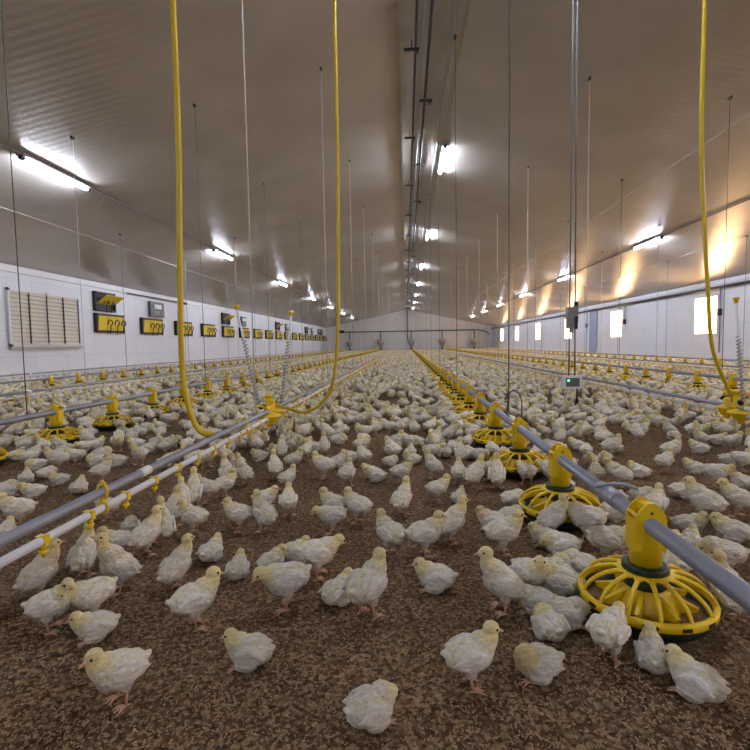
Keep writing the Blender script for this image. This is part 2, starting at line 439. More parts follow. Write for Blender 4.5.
# ridge services: ropes, winch rods and cross brackets
for x, z, r_, m_, lab in ((.17, 4.62, .016, 'dark', 'leftmost dark rope line under the ridge'), (.34, 4.60, .02, 'dark', 'thick dark rod under the ridge, second from left'),
                          (.26, 4.64, .012, 'pale_cord', 'thin pale cable between the two dark ridge lines'), (.62, 4.60, .014, 'boxgrey', 'grey cable under the ridge next to the lights')):
    o = MB().tube([(x, Y0, z), (x, Y1 - .1, z)], r_, 6).obj('ridge_cable', m_); tag(o, lab, 'cable')
bk = MB().box((0, 0, 0), (.2, .03, .03)).tube([(0, 0, 0), (0, 0, .12)], .008, 5).box((.06, 0, -.02), (.05, .08, .05)).mesh('ridge_bracket', 'dark')
for k in range(36):
    o = bpy.data.objects.new('ridge_bracket', bk); C.objects.link(o); o.location = (.12 if k % 2 else .36, 5.2 + 1.35 * k, 4.62)
    tag(o, 'small dark bracket holding the lines under the ridge', 'bracket', 'brackets under the ridge')

# far wall: green cross pipe and feed hoppers
zpipe = 2.25
o = MB().tube([(-7.2, Y1 - .9, zpipe + .05), (-7, Y1 - .9, zpipe)] + [(x, Y1 - .9, zpipe) for x in (-4, 0, 4, 8)] + [(8.9, Y1 - .9, zpipe - .15), (9.4, Y1 - .9, zpipe - .5)], .06, 8).obj('cross_auger_pipe', 'green_cord')
tag(o, 'green pipe running across the far end wall above the hoppers', 'pipe')
MB().box((-7.4, Y1 - .9, zpipe + .05), (.6, .35, .35)).obj('motor', 'dark', o)
HOP = [-6.45, -2.9, .6, 4.1, 7.7]
hn = ['leftmost', 'second from left', 'middle', 'second from right', 'rightmost']
for k, x in enumerate(HOP):
    t = empty('feed_hopper', (x, Y1 - .9, .35))
    MB().lathe([(.1, 0), (.14, .1), (.34, .50), (.40, .56), (.40, 1.0), (.36, 1.02)], 12).obj('hopper', 'hopper', t)
    MB().tube([(0, 0, 1.0), (0, 0, 1.83)], .06, 8).obj('drop_tube', 'dark', t)
    MB().lathe([(.12, .02), (.12, -.35)], 10).obj('boot', 'dark', t)
    tag(t, 'pale grey feed hopper at the far end wall, %s of five' % hn[k], 'hopper', 'hoppers at the far end')
o = MB().tube([(XC + .05, Y1 - .3, 1.2), (XC + .05, Y1 - .3, HC - .1)], .06, 6).obj('end_wall_duct', 'boxgrey')
tag(o, 'thin vertical grey duct at the centre of the far wall', 'duct')

# ------------------------------------------------------------------ feed lines
PR = .170
def feeder_parts(t):
    # pan
    pan = MB().lathe([(.05, .004), (.135, .004), (.163, .03), (PR, .054), (PR - .006, .056), (.158, .034), (.13, .012), (.0, .012)], 40)
    pan = pan.obj('pan', 'green_ring', t)
    MB().lathe([(.146, .022), (.152, .030), (.12, .036), (.0, .034)], 28).obj('feed', 'feed', pan)
    # rim band with dark insets
    rim = MB(); rim.lathe([(PR + .001, .050), (PR + .005, .054), (PR + .005, .070), (PR - .002, .075), (PR - .010, .072), (PR - .008, .056), (PR + .001, .050)], 48, cap=False)
    for k in range(28):
        a = 2 * PI * (k + .5) / 28
        if k % 2: rim.box(((PR + .0045) * math.cos(a), (PR + .0045) * math.sin(a), .062), (.004, .024, .009), 1, Matrix.Rotation(a, 3, 'Z'))
    
    g = MB()
    for k in range(14):
        a = 2 * PI * k / 14; ca, sa = math.cos(a), math.sin(a)
        pr = [(.050, .132), (.085, .129), (.120, .119), (.148, .101), (.162, .083), (.168, .070)]
        pts = bez([(q * ca, q * sa, z) for q, z in pr], 3)
        n = len(pts)
        g.tube(pts, [.0072 - .0028 * i / (n - 1) for i in range(n)], 6)
    g.lathe([(.046, .140), (.060, .138), (.078, .134), (.080, .129), (.058, .131), (.046, .131)], 28,
            flute=lambda k, r, z: 1 + (.16 * math.cos(14 * 2 * PI * k / 28) if r > .07 else 0))
    g = g.obj('grill', 'yellow', t)
    rim.obj('rim', ['yellow', 'green_ring'], g)
    # inner cone with star fins, dark green throat above it
    c = MB(); c.lathe([(.088, .016), (.083, .045), (.062, .082), (.056, .095)], 28, flute=lambda k, r, z: 1 + (.06 if k % 4 < 2 else -.04))
    for k in range(8):
        a = 2 * PI * k / 8 + .2
        c.prism([(.06, .03), (.125, .052), (.128, .062), (.06, .085)], .012, (0, 0, 0), (math.cos(a), math.sin(a), 0), (0, 0, 1))
    c.obj('feed_cone', 'yellow', t)
    MB().lathe([(.053, .09), (.058, .10), (.052, .131)], 24).obj('throat', 'green_ring', t)
    MB().lathe([(.044, .132), (.056, .134), (.061, .139), (.058, .147), (.061, .153), (.052, .157), (.044, .155)], 28).obj('collar', 'green_ring', t)
    # tower: faceted drop tube, two pointed saddle plates round the pipe
    tw = MB(); tw.lathe([(.041, .145), (.042, .262), (.038, .280), (.018, .292)], 10)
    ol = [(-.041, .20), (.041, .20), (.041, .288), (.032, .312), (.009, .333), (-.009, .333), (-.032, .312), (-.041, .288)]
    for yy in (-.028, .028): tw.prism(ol, .006, (0, yy, 0), (1, 0, 0), (0, 0, 1))
    for xx in (-.046, .046): tw.box((xx * .86, 0, .24), (.006, .056, .09))
    tw.box((0, 0, .316), (.03, .056, .018)); tw.box((-.033, 0, .296), (.014, .056, .008), rot=Matrix.Rotation(.6, 3, 'Y')); tw.box((.033, 0, .296), (.014, .056, .008), rot=Matrix.Rotation(-.6, 3, 'Y'))
    tw.box((.0, -.0315, .306), (.006, .003, .006), 1)
    tw.obj('tower', ['yellow', 'black'], t)
pan0 = empty('feeder_pan'); feeder_parts(pan0)
# lighter copy for pans too small to show their parts
lo = MB()
lo.lathe([(.135, .004), (.17, .03), (PR, .052), (.16, .045), (.0, .03)], 14, mi=1)
lo.lathe([(PR, .052), (PR + .004, .070), (PR - .010, .075), (PR, .052)], 14, cap=False)
for k in range(10):
    a = 2 * PI * k / 10; ca, sa = math.cos(a), math.sin(a)
    lo.tube([(.05 * ca, .05 * sa, .134), (.125 * ca, .125 * sa, .116), (.168 * ca, .168 * sa, .070)], .006, 4)
lo.lathe([(.085, .03), (.05, .13)], 10)
lo.lathe([(.060, .132), (.060, .156)], 10, mi=1)
lo.lathe([(.041, .145), (.042, .27), (.03, .31), (.012, .33)], 8)
pan_lo = lo.mesh('feeder_pan', ['yellow', 'green_ring'])

FEED = [('right centre', .664, 1.36, 50.5), ('left centre', -2.87, 3.73, 50.5), ('right', 4.19, 5.69, 50.5), ('left wall', -6.45, 8.3, 50.5), ('right wall', 7.75, 9.4, 50.5)]
ZP = .272
pans = []
for nm, x, y0, y1 in FEED:
    y = y0
    while y - .75 > .7 if nm == 'right centre' else False: y -= .75
    while y < y1:
        pans.append((math.hypot(x, y), nm, x, y)); y += .75
    for k in (1, 2):                      # nearer pans that stand just outside the picture
        if nm == 'left centre': pans.append((99, nm, x, y0 - .75 * k))
PANS = [(x, y) for _, _, x, y in pans]
pans.sort(); pcount = {}; LINE_WORD = {'right centre': 'the near right feed line', 'left centre': 'the left centre feed line', 'right': 'the second feed line on the right',
                                       'left wall': 'the feed line by the left wall', 'right wall': 'the feed line by the right wall'}
ordn2 = ['nearest', 'second', 'third', 'fourth', 'fifth', 'sixth', 'seventh', 'eighth', 'ninth', 'tenth']
first = True; ind = 0; rest = []
for d_, nm, x, y in pans:
    if d_ < 90:
        if ind >= 300: rest.append((x, y)); continue
        ind += 1
    k = pcount.get(nm, 0); pcount[nm] = k + 1
    if d_ < 9.5 or d_ > 90:
        if first: o = pan0; first = False
        else: o = copy_tree(pan0)
    else:
        o = bpy.data.objects.new('feeder_pan', pan_lo); C.objects.link(o)
    o.location = (x, y, .001)
    if d_ > 90: lab = 'yellow feeder pan on the left centre feed line, left of the frame'
    elif k < (10 if x < 1 else 6): lab = '%s yellow feeder pan along %s' % (ordn2[k], LINE_WORD[nm])
    elif d_ < 22: lab = 'small yellow feeder pan midway on %s' % LINE_WORD[nm]
    else: lab = 'tiny distant yellow feeder pan on %s' % LINE_WORD[nm]
    tag(o, lab, 'feeder', 'feeder pans on %s' % LINE_WORD[nm])
if rest:
    rb = MB()
    for x, y in rest:
        rb.lathe([(.17, .02), (PR, .08), (.05, .15), (.047, .27), (.012, .34)], 8, c=(x, y, 0))
    tag(rb.obj('distant_feeder_pans', 'yellow'), 'last yellow feeder pans of the lines, beside the far hoppers', 'feeder', kind='stuff')
for nm, x, y0, y1 in FEED:
    t = empty('feed_pipe', (x, 0, ZP))
    ys_ = .3 if nm == 'right centre' else (1.5 if nm == 'left centre' else 3)
    MB().tube([(0, ys_, 0), (0, Y1 - 1.04, 0)], .0225, 14).obj('pipe', 'galv', t)
    yb_ = {'right centre': 1.6, 'left centre': 3.75}.get(nm, y0 + .35)
    while yb_ < 16:
        MB().tube([(0, yb_ - .07, 0), (0, yb_ + .07, 0)], .027, 12).tube([(-.035, yb_ + .03, .02), (.02, yb_ + .01, .036), (.05, yb_, .036), (.075, yb_ - .03, .03)], .006, 6).obj('pipe_clamp', 'galv', t)
        yb_ += 3.0
    tag(t, 'grey steel auger pipe of %s' % LINE_WORD[nm], 'pipe', None)

# ------------------------------------------------------------------ drinker lines
ZG, ZW = .270, .219
nip = MB().tube([(0, 0, -.004), (0, 0, -.030)], .008, 8).box((0, 0, .0), (.031, .020, .030)).lathe([(.012, -.030), (.014, -.036), (.006, -.044), (.003, -.052)], 8).mesh('nipple', 'yellow')
clipm = MB().tube([(.0, .0, .098), (.012, 0, .085), (-.012, 0, .082), (-.018, 0, .06), (-.012, 0, .038), (.015, 0, .036), (.019, 0, .06), (.016, 0, .078), (-.004, 0, .092)], .005, 6)
clipm.tube([(.019 * math.cos(a * PI / 6), 0, .019 * math.sin(a * PI / 6)) for a in range(12)], .005, 6, closed=True).box((0, 0, .03), (.012, .012, .02))
clipm = clipm.mesh('clip', 'yellow')
DR = [('left', -1.09, .5), ('right', 2.46, 2.2), ('far left', -4.64, 4.2), ('far right', 6.0, 5.5), ('left wall', -8.15, 8.5)]
DW = {'left': 'the near left drinker line', 'right': 'the near right drinker line', 'far left': 'the second drinker line on the left', 'far right': 'the second drinker line on the right', 'left wall': 'the drinker line along the left wall'}
for nm, x, ys_ in DR:
    t = empty('drinker_line', (x, 0, 0))
    y_end = 52.5
    MB().tube([(0, ys_, ZG), (0, y_end, ZG)], .0165, 12).obj('support_rail', 'galv', t)
    MB().tube([(.012, ys_, ZW), (.012, y_end, ZW)], .0135, 12).obj('water_pipe', 'pvc', t)
    d_ = ray(43, 545); y = ys_ + .1 if nm != 'left' else (-1.078 * d_.y / d_.x) - .42; k = 0
    more = MB()
    while y < y_end:
        if k < 98:
            o = bpy.data.objects.new('nipple', nip); C.objects.link(o); o.parent = t; o.location = (.012, y, ZW)
        else: more.box((.012, y, ZW - .02), (.02, .02, .04))
        y += .21; k += 1
    tag(more.obj('distant_nipples', 'yellow', t), kind='stuff')
    d_ = ray(102, 488); y = ys_ + .9 if nm != 'left' else (-1.078 * d_.y / d_.x)
    while y < 20:
        o = bpy.data.objects.new('clip', clipm); C.objects.link(o); o.parent = t; o.location = (.012, y, ZW); y += 1.5
    o = MB().tube([(0, ys_ + 1.36, ZG), (0, ys_ + 1.43, ZG)], .0185, 12).obj('rail_joint', 'pvc', t)
    tag(t, 'grey rail, white pipe, yellow nipples: %s' % DW[nm], 'drinker line')

def regulator(x, y, lab):
    t = empty('pressure_regulator', (x, y, 0))
    bd = MB(); bd.tube([(0, 0, .19), (0, 0, .375)], .026, 12); bd.tube([(0, .1, .23), (0, .1, .33)], .022, 12)
    bd.lathe([(.034, .375), (.036, .39), (.022, .402), (.0, .405)], 14); bd.box((0, .05, .29), (.04, .13, .05))
    bd.tube([(-.0, -.09, .29), (0, -.03, .30)], .016, 10); bd.box((.02, 0, .34), (.045, .05, .03))
    bd.obj('body', 'yellow', t)
    for (yy, r_, z) in ((-.03, .088, .235), (.13, .074, .25)):
        MB().lathe([(.0, z + .03), (.022, z + .028), (r_, z + .004), (r_ + .002, z - .006), (r_ - .014, z - .014), (r_ * .68, z - .03), (r_ * .62, z - .052), (.026, z - .062), (.022, z - .085), (.0, z - .087)], 28, c=(.012, yy, 0)).obj('bell', 'yellow', t)
    MB().tube([(-.04, -.10, .31), (-.02, -.055, .315)], .018, 10).obj('black_fitting', 'black', t)
    tag(t, lab, 'regulator')
    return t
regL = regulator(-1.09, 3.72, 'yellow water pressure regulator on the near left drinker line')
_d = ray(735, 418)
regR = regulator(2.46, 2.448 * _d.y / _d.x, 'yellow water pressure regulator on the near right drinker line, at right edge')
def breather(pb, pt, frac, lab):
    pb, pt = Vector(pb), Vector(pt); d = pt - pb
    t = empty('breather_tube', pb)
    ct = MB().tube([(0, 0, 0), d], .0085, 8).obj('clear_tube', 'clear', t)
    MB().lathe([(.010, 0), (.014, .012), (.022, .03), (.022, .04), (.0, .041)], 12, c=d).obj('cap', 'yellow', t)
    
    n = 19; pts = []
    q = d.to_track_quat('Z', 'Y')
    for k in range(n * 8 + 1):
        s = k / (n * 8); a = k * PI / 4
        pts.append(d * (s * frac) + q @ Vector((.0165 * math.cos(a), .0165 * math.sin(a), 0)))
    MB().tube(pts, .0032, 5).obj('coil', 'coil', ct)
    tag(t, lab, 'breather tube')
breather(at(259, 406, 3.70), at(237, 310, 3.70), .70, 'left clear breather tube with coil and yellow cap, near left drinker line')
breather(at(282, 403, 3.86), at(291, 316, 3.86), .72, 'right clear breather tube with coil and yellow cap, near left drinker line')
breather(at(743, 405, 3.66), at(736, 303, 3.66), .68, 'clear breather tube with coil and yellow cap at the right edge')

# ------------------------------------------------------------------ hoses, sensor, hanging cords
def hose(pts, r_, lab):
    o = MB().tube(bez(pts, 8), r_, 10).obj('water_hose', 'yellow_hose'); tag(o, lab, 'hose')
def top(p): return Vector((p.x, p.y, zc(p.x) - .01))
a_ = at(178, 128, 2.62)
hose([Vector((a_.x, 2.62, zc(a_.x) - .01)), Vector((a_.x + .0, 2.62, 3)), a_, at(179.5, 240, 2.62), at(181, 340, 2.62), at(184, 385, 2.62), at(191, 414, 2.62), at(200, 431, 2.62), Vector((-1.09, 2.62, .285))], .0155,
     'thick yellow hose hanging at left and curving down to the drinker pipe')
a_ = at(337, 128, 3.72)
hose([Vector((a_.x, 3.72, zc(a_.x) - .01)), Vector((a_.x, 3.72, 3.2)), a_, at(338, 240, 3.72), at(338, 320, 3.72), at(335, 370, 3.72), at(329, 393, 3.75), at(318, 406, 3.8), at(303, 412, 3.82), at(290, 409, 3.84), Vector((-1.08, 3.86, .30))], .0135,
     'yellow hose hanging near the centre, curving left into the yellow regulator')
a_ = at(701.5, 128, 3.75)
hose([Vector((a_.x, 3.75, zc(a_.x) - .01)), Vector((a_.x, 3.75, 3.2)), a_, at(704, 220, 3.75), at(708, 290, 3.75), at(713, 350, 3.75), Vector((2.46, 3.75, .29))], .0145,
     'yellow hose hanging at the right side of the picture')
hose([Vector((-1.09, 3.4, .285)), at(254, 412, 3.45), at(257, 406, 3.55), Vector((-1.11, 3.64, .31))], .011, 'short yellow hose bending from the grey rail into the regulator')

def sensor():
    c = at(571.5, 382, 4.0); t = empty('climate_sensor_unit', (c.x, 4.0, c.z - .1))
    o0 = Vector((c.x, 4.0, c.z - .1))
    MB().box((0, 0, .1), (.145, .06, .105)).obj('sensor_box', 'white', t)
    MB().box((.0, -.032, .10), (.105, .006, .07)).obj('display_panel', 'mdark', t)
    MB().lathe([(.0, -.004), (.006, -.003), (.006, .004)], 8, c=(-.035, -.037, .115)).obj('green_light', 'led', t)
    MB().tube([(.045, 0, .05), (.045, 0, -.07)], .008, 8).tube([(.045, 0, -.04), (.045, 0, -.075)], .014, 8).obj('probe', 'black', t)
    wz = at(571, 318, 4.0).z - o0.z
    z_top = zc(c.x + .1) - o0.z - .02
    MB().box((-.012, 0, wz), (.06, .05, .17)).box((.026, 0, wz + .03), (.03, .045, .13)).box((-.012, -.02, wz - .1), (.03, .03, .04)).obj('junction_box', 'boxgrey', t)
    MB().box((.024, -.028, wz - .04), (.02, .012, .1)).box((.03, 0, wz + .11), (.025, .03, .04)).obj('clip_block', 'black', t)
    for q in (-.022, .026):
        MB().tube([(q, 0, .15), (q * .9, 0, wz - .05)], .0055, 6).obj('cable', 'dark', t)
        MB().tube([(q * .9, 0, wz + .05), (q * .5, 0, z_top)], .006, 6).obj('cable', 'grey_cord', t)
    tag(t, 'white sensor box with green light hanging on cables from a grey junction box', 'sensor')
sensor()

def cord(x, y, zb, m_, r_, near, lab, grp):
    t = empty('suspension_cord', (x, y, zb)); z = zc(x) - zb
    MB().tube([(0, 0, 0), (0, 0, z)], r_, 5).obj('cord', m_, t)
    p_ = MB().box((0, 0, z - .015), (.03, .06, .025)).tube([(-.008, -.015, z - .03), (.008, -.015, z - .03)], .016, 8)
    p_.obj('pulley', 'dark', t)
    if near: MB().tube([(0, -.03, -.012), (0, 0, .03), (0, .03, -.012)], .004, 5).obj('hanger', 'galv', t)
    tag(t, lab, 'cord', grp)
def ysol(px, py, X):
    d = ray(px, py); return X * d.y / d.x
SUS = [(.664, 3.16, 3.2, 'green_cord', 'the near right feed line', ZP, .0036), (-2.87, ysol(27, 415, -2.87), 3.25, 'green_cord', 'the left centre feed line', ZP, .0036),
       (-1.09, ysol(255, 402, -1.09), 3.25, 'pale_cord', 'the near left drinker line', ZG, .0045), (2.46, ysol(586, 380, 2.46), 3.2, 'pale_cord', 'the near right drinker line', ZG, .004),
       (4.19, ysol(722, 372, 4.19), 3.1, 'green_cord', 'the second feed line on the right', ZP, .004), (-4.64, ysol(86, 385, -4.64), 3.2, 'pale_cord', 'the second drinker line on the left', ZG, .004),
       (-6.45, ysol(127, 372, -6.45), 3.2, 'grey_cord', 'the feed line by the left wall', ZP, .005), (6.0, ysol(656, 365, 6.0), 3.3, 'pale_cord', 'the second drinker line on the right', ZG, .005),
       (7.75, 11.6, 3.3, 'grey_cord', 'the feed line by the right wall', ZP, .005)]
for x, y0, st, m_, ln, zb, r_ in SUS:
    y = y0; k = 0
    while y < 34:
        if k < 4: lab = '%s thin %s cord hanging from ceiling to %s' % (ordn[k], {'green_cord': 'green', 'pale_cord': 'pale', 'grey_cord': 'grey'}[m_], ln)
        else: lab = 'thin distant cord hanging from ceiling to %s' % ln
        cord(x, y, zb + .02, m_, r_, y < 8, lab, 'cords holding %s' % ln); y += st; k += 1
o = MB().tube(bez([(.66, 3.2, .30), (.665, 3.16, .44), (.70, 3.12, .47), (.735, 3.12, .41), (.735, 3.12, .31), (.70, 3.1, .20), (.64, 3.06, .12)], 6), .0035, 5).obj('loose_cord_end', 'green_cord')
tag(o, 'loose looped green cord end tied on the near right feed pipe', 'cord')
for x0_, y0_, x1_, y1_, lab in ((-6.95, 3, -6.95, 26, 'thin pale wire stretched along the left ceiling slope'), (4.6, 4, 4.6, 30, 'thin pale wire stretched along the right ceiling slope'),
                           (7.7, 6, 7.7, 40, 'thin wire stretched along the ceiling near the right wall')):
    tag(MB().tube([(x0_, y0_, zc(x0_) - .03), (x1_, y1_, zc(x1_) - .03)], .005, 5).obj('ceiling_wire', 'pale_cord'), lab, 'wire')

# ------------------------------------------------------------------ chicks
WHITE, CREAM, YEL, GREYW = s2l((242, 236, 224)), s2l((234, 223, 186)), s2l((242, 227, 166)), s2l((206, 194, 184))
def chick_mesh(name, stand=True, pitch=0, neck=None, yaw=0, nod=0, lean=0, seed=0, stride=0, voxel=.0028):
    """forward is +X; neck = head centre (x, z) relative to the body centre; yaw turns the head"""
    rnd = random.Random(seed)
    bz = .088 if stand else .044
    Rb = Matrix.Rotation(-pitch, 3, 'Y')
    B = Vector((0, 0, bz))
    tmp = bmesh.new()
    def ell(c, r3, rot=None, sub=3):
        m = Matrix.Translation(c) @ (rot.to_4x4() if rot else Matrix.Identity(4)) @ Matrix.Diagonal((r3[0], r3[1], r3[2], 1))
        bmesh.ops.create_icosphere(tmp, subdivisions=sub, radius=1, matrix=m)
    ell(B, (.052, .044, .043), Rb)
    ell(B + Rb @ Vector((.022, 0, -.002)), (.038, .040, .040), Rb)
    ell(B + Rb @ Vector((-.030, 0, .002)), (.034, .036, .034), Rb)
    ell(B + Rb @ Vector((-.058, 0, .014)), (.016, .014, .008), Rb @ Matrix.Rotation(.5, 3, 'Y'))
    hx, hz = neck
    cy, sy = math.cos(yaw), math.sin(yaw)
    root = B + Rb @ Vector((.034, 0, .014))
    H = B + Vector((hx, 0, hz))
    H.y += .012 * sy; H.x -= .006 * (1 - cy)
    for k in range(7):
        s = k / 6; p = root.lerp(H, s); p.x += .010 * math.sin(s * PI) * (1 if hz > .03 else .3)
        rr = .023 * (1 - s) ** 1.5 + .0142
        ell(p, (rr, rr * .95, rr), None, 2)
    Rh = Matrix.Rotation(yaw, 3, 'Z') @ Matrix.Rotation(nod, 3, 'Y')
    ell(H, (.0215, .0175, .0185), Rh)
    ell(H + Rh @ Vector((.010, 0, -.004)), (.0145, .013, .0125), Rh, 2)
    for s in (-1, 1):
        # folded wing with two feather tips
        wr = Rb @ Matrix.Rotation(.10 * s, 3, 'Z') @ Matrix.Rotation(.12, 3, 'Y')
        ell(B + Rb @ Vector((-.004, s * .0395, .008)), (.041, .0085, .023), wr)
        for q_ in range(4): ell(B + Rb @ Vector((-.030 + .004 * q_, s * (.043 - .001 * q_), .014 - .0085 * q_)), (.029 - .002 * q_, .0042, .0048), Rb @ Matrix.Rotation(-.22 + .13 * q_, 3, 'Y') @ Matrix.Rotation(.06 * s, 3, 'Z'), 2)
        if stand: ell(Vector((-.002 + s * stride * .5, s * .021, .058)), (.017, .014, .023))
        else: ell(Vector((.006, s * .03, .022)), (.034, .016, .022))
    me = bpy.data.meshes.new('tmp'); tmp.to_mesh(me); tmp.free()
    ob = bpy.data.objects.new('tmp', me); C.objects.link(ob)
    m1 = ob.modifiers.new('r', 'REMESH'); m1.mode = 'VOXEL'; m1.voxel_size = voxel
    m2 = ob.modifiers.new('s', 'SMOOTH'); m2.iterations = 2; m2.factor = .5
    dg = bpy.context.evaluated_depsgraph_get(); dg.update()
    ev = ob.evaluated_get(dg); res = bpy.data.meshes.new_from_object(ev)
    bpy.data.objects.remove(ob); bpy.data.meshes.remove(me)
    mb = MB(); bm = mb.bm; bm.from_mesh(res); bpy.data.meshes.remove(res)
    bm.normal_update()
    cl = bm.verts.layers.float_color.new('tint')
    for v in bm.verts:
        p = v.co.copy(); q = Rb.inverted() @ (p - B)
        n1 = noise.noise(Vector((q.x * 45, q.y * 90, q.z * 80)) + Vector((seed * 7, 0, 0)))
        n2 = noise.noise(Vector((q.x * 150, q.y * 260, q.z * 230)) + Vector((seed * 3, 0, 0)))
        dh = (p - H).length
        k = .0024 if dh > .03 else .0007
        v.co += v.normal * (n1 * k + n2 * k * .65)
        # colours of the bird: yellow down on head, neck and rump, white wings, greyish thin belly
        t = max(0, min(1, (.072 - dh + .02 * n1) / .05))
        col = Vector(CREAM).lerp(Vector(YEL), t)
        wing = abs(q.y) > .034 and -.06 < q.x < .036 and abs(q.z - .004) < .028
        back = q.z > .022 and q.x < .01
        if dh > .04:
            if wing: col = Vector(WHITE)
            elif back: col = Vector(WHITE).lerp(Vector(CREAM), max(0, min(1, .5 + 2 * n1)))
            elif q.z < -.01: col = Vector(GREYW).lerp(Vector(CREAM), max(0, min(1, .3 + 1.5 * n1)))
            else: col = Vector(CREAM).lerp(Vector(WHITE), max(0, min(1, .4 + 1.5 * n1)))
        v[cl] = (col.x, col.y, col.z, 1)
    for f in bm.faces: f.smooth = True
    # beak, eyes
    bt = H + Rh @ Vector((.017, 0, -.004)); tip = H + Rh @ Vector((.035, 0, -.0085))
    mb.tube([bt, bt.lerp(tip, .5), tip], [.0068, .0046, .0010], 8, mi=1)
    for s in (-1, 1):
        e = H + Rh @ Vector((.0105, s * .0152, .003))
        bmesh.ops.create_icosphere(bm, subdivisions=2, radius=.0034, matrix=Matrix.Translation(e))
    for f in bm.faces:
        if (f.calc_center_median() - H).length < .03 and all(len(v.link_faces) <= 6 for v in f.verts) and len(f.verts) == 3 and f.material_index == 0: 
            c_ = f.calc_center_median()
            for s in (-1, 1):
                e = H + Rh @ Vector((.0105, s * .0152, .003))
                if abs((c_ - e).length - .0033) < .0004: f.material_index = 2; f.smooth = True
    # legs: thigh lies in the body, shank and toes here
    for s in (-1, 1):
        if stand:
            sx = s * stride
            hock = Vector((-.004 + sx * .5, s * .021, .040)); foot = Vector((.002 + sx, s * .025, .006))
            mb.tube([hock + Vector((.004, 0, .016)), hock, foot], [.0075, .0042, .0036], 8, mi=1)
        else:
            foot = Vector((.030, s * .026, .006))
            mb.tube([foot + Vector((-.03, 0, .006)), foot], [.006, .0045], 8, mi=1)
        for a in (-.5, 0, .5):
            e = foot + Vector((math.cos(a), math.sin(a), 0)) * .029
            md = foot.lerp(e, .5) + Vector((0, 0, .0025)); e.z = .0035
            mb.tube([foot, md, e], [.0040, .0032, .0016], 6, mi=1)
        if stand: mb.tube([foot, foot + Vector((-.013, 0, -.002))], [.0035, .0014], 6, mi=1)
    me = mb.mesh(name, ['plumage', 'leg', 'eye'])
    me.materials[0] = M['plumage']
    return me

V = {}
V['stand'] = chick_mesh('chick', True, .15, (.058, .062), 0, .12, seed=1)
V['standl'] = chick_mesh('chick', True, .2, (.056, .064), .9, .1, seed=2)
V['standr'] = chick_mesh('chick', True, .1, (.058, .058), -.9, .1, seed=3)
V['tall'] = chick_mesh('chick', True, .55, (.050, .088), 0, -.1, seed=4)
V['drink'] = chick_mesh('chick', True, .7, (.046, .100), 0, -.7, seed=5, stride=.01)
V['lean'] = chick_mesh('chick', True, -.08, (.080, .030), .2, .5, seed=6, stride=.012)
V['peck'] = chick_mesh('chick', True, -.28, (.086, -.022), 0, 1.0, seed=7)
V['walk'] = chick_mesh('chick', True, .25, (.064, .066), .15, .1, seed=8, stride=.022)
V['sit'] = chick_mesh('chick', False, .08, (.058, .048), 0, .15, seed=9)
V['sitl'] = chick_mesh('chick', False, .05, (.054, .050), 1.0, .1, seed=10)
V['sitr'] = chick_mesh('chick', False, .1, (.056, .046), -1.0, .15, seed=12)
V['doze'] = chick_mesh('chick', False, 0, (.064, .012), .3, .5, seed=13)
V['round'] = chick_mesh('chick', False, .0, (.046, .022), 1.4, .4, seed=14)
VN = list(V)

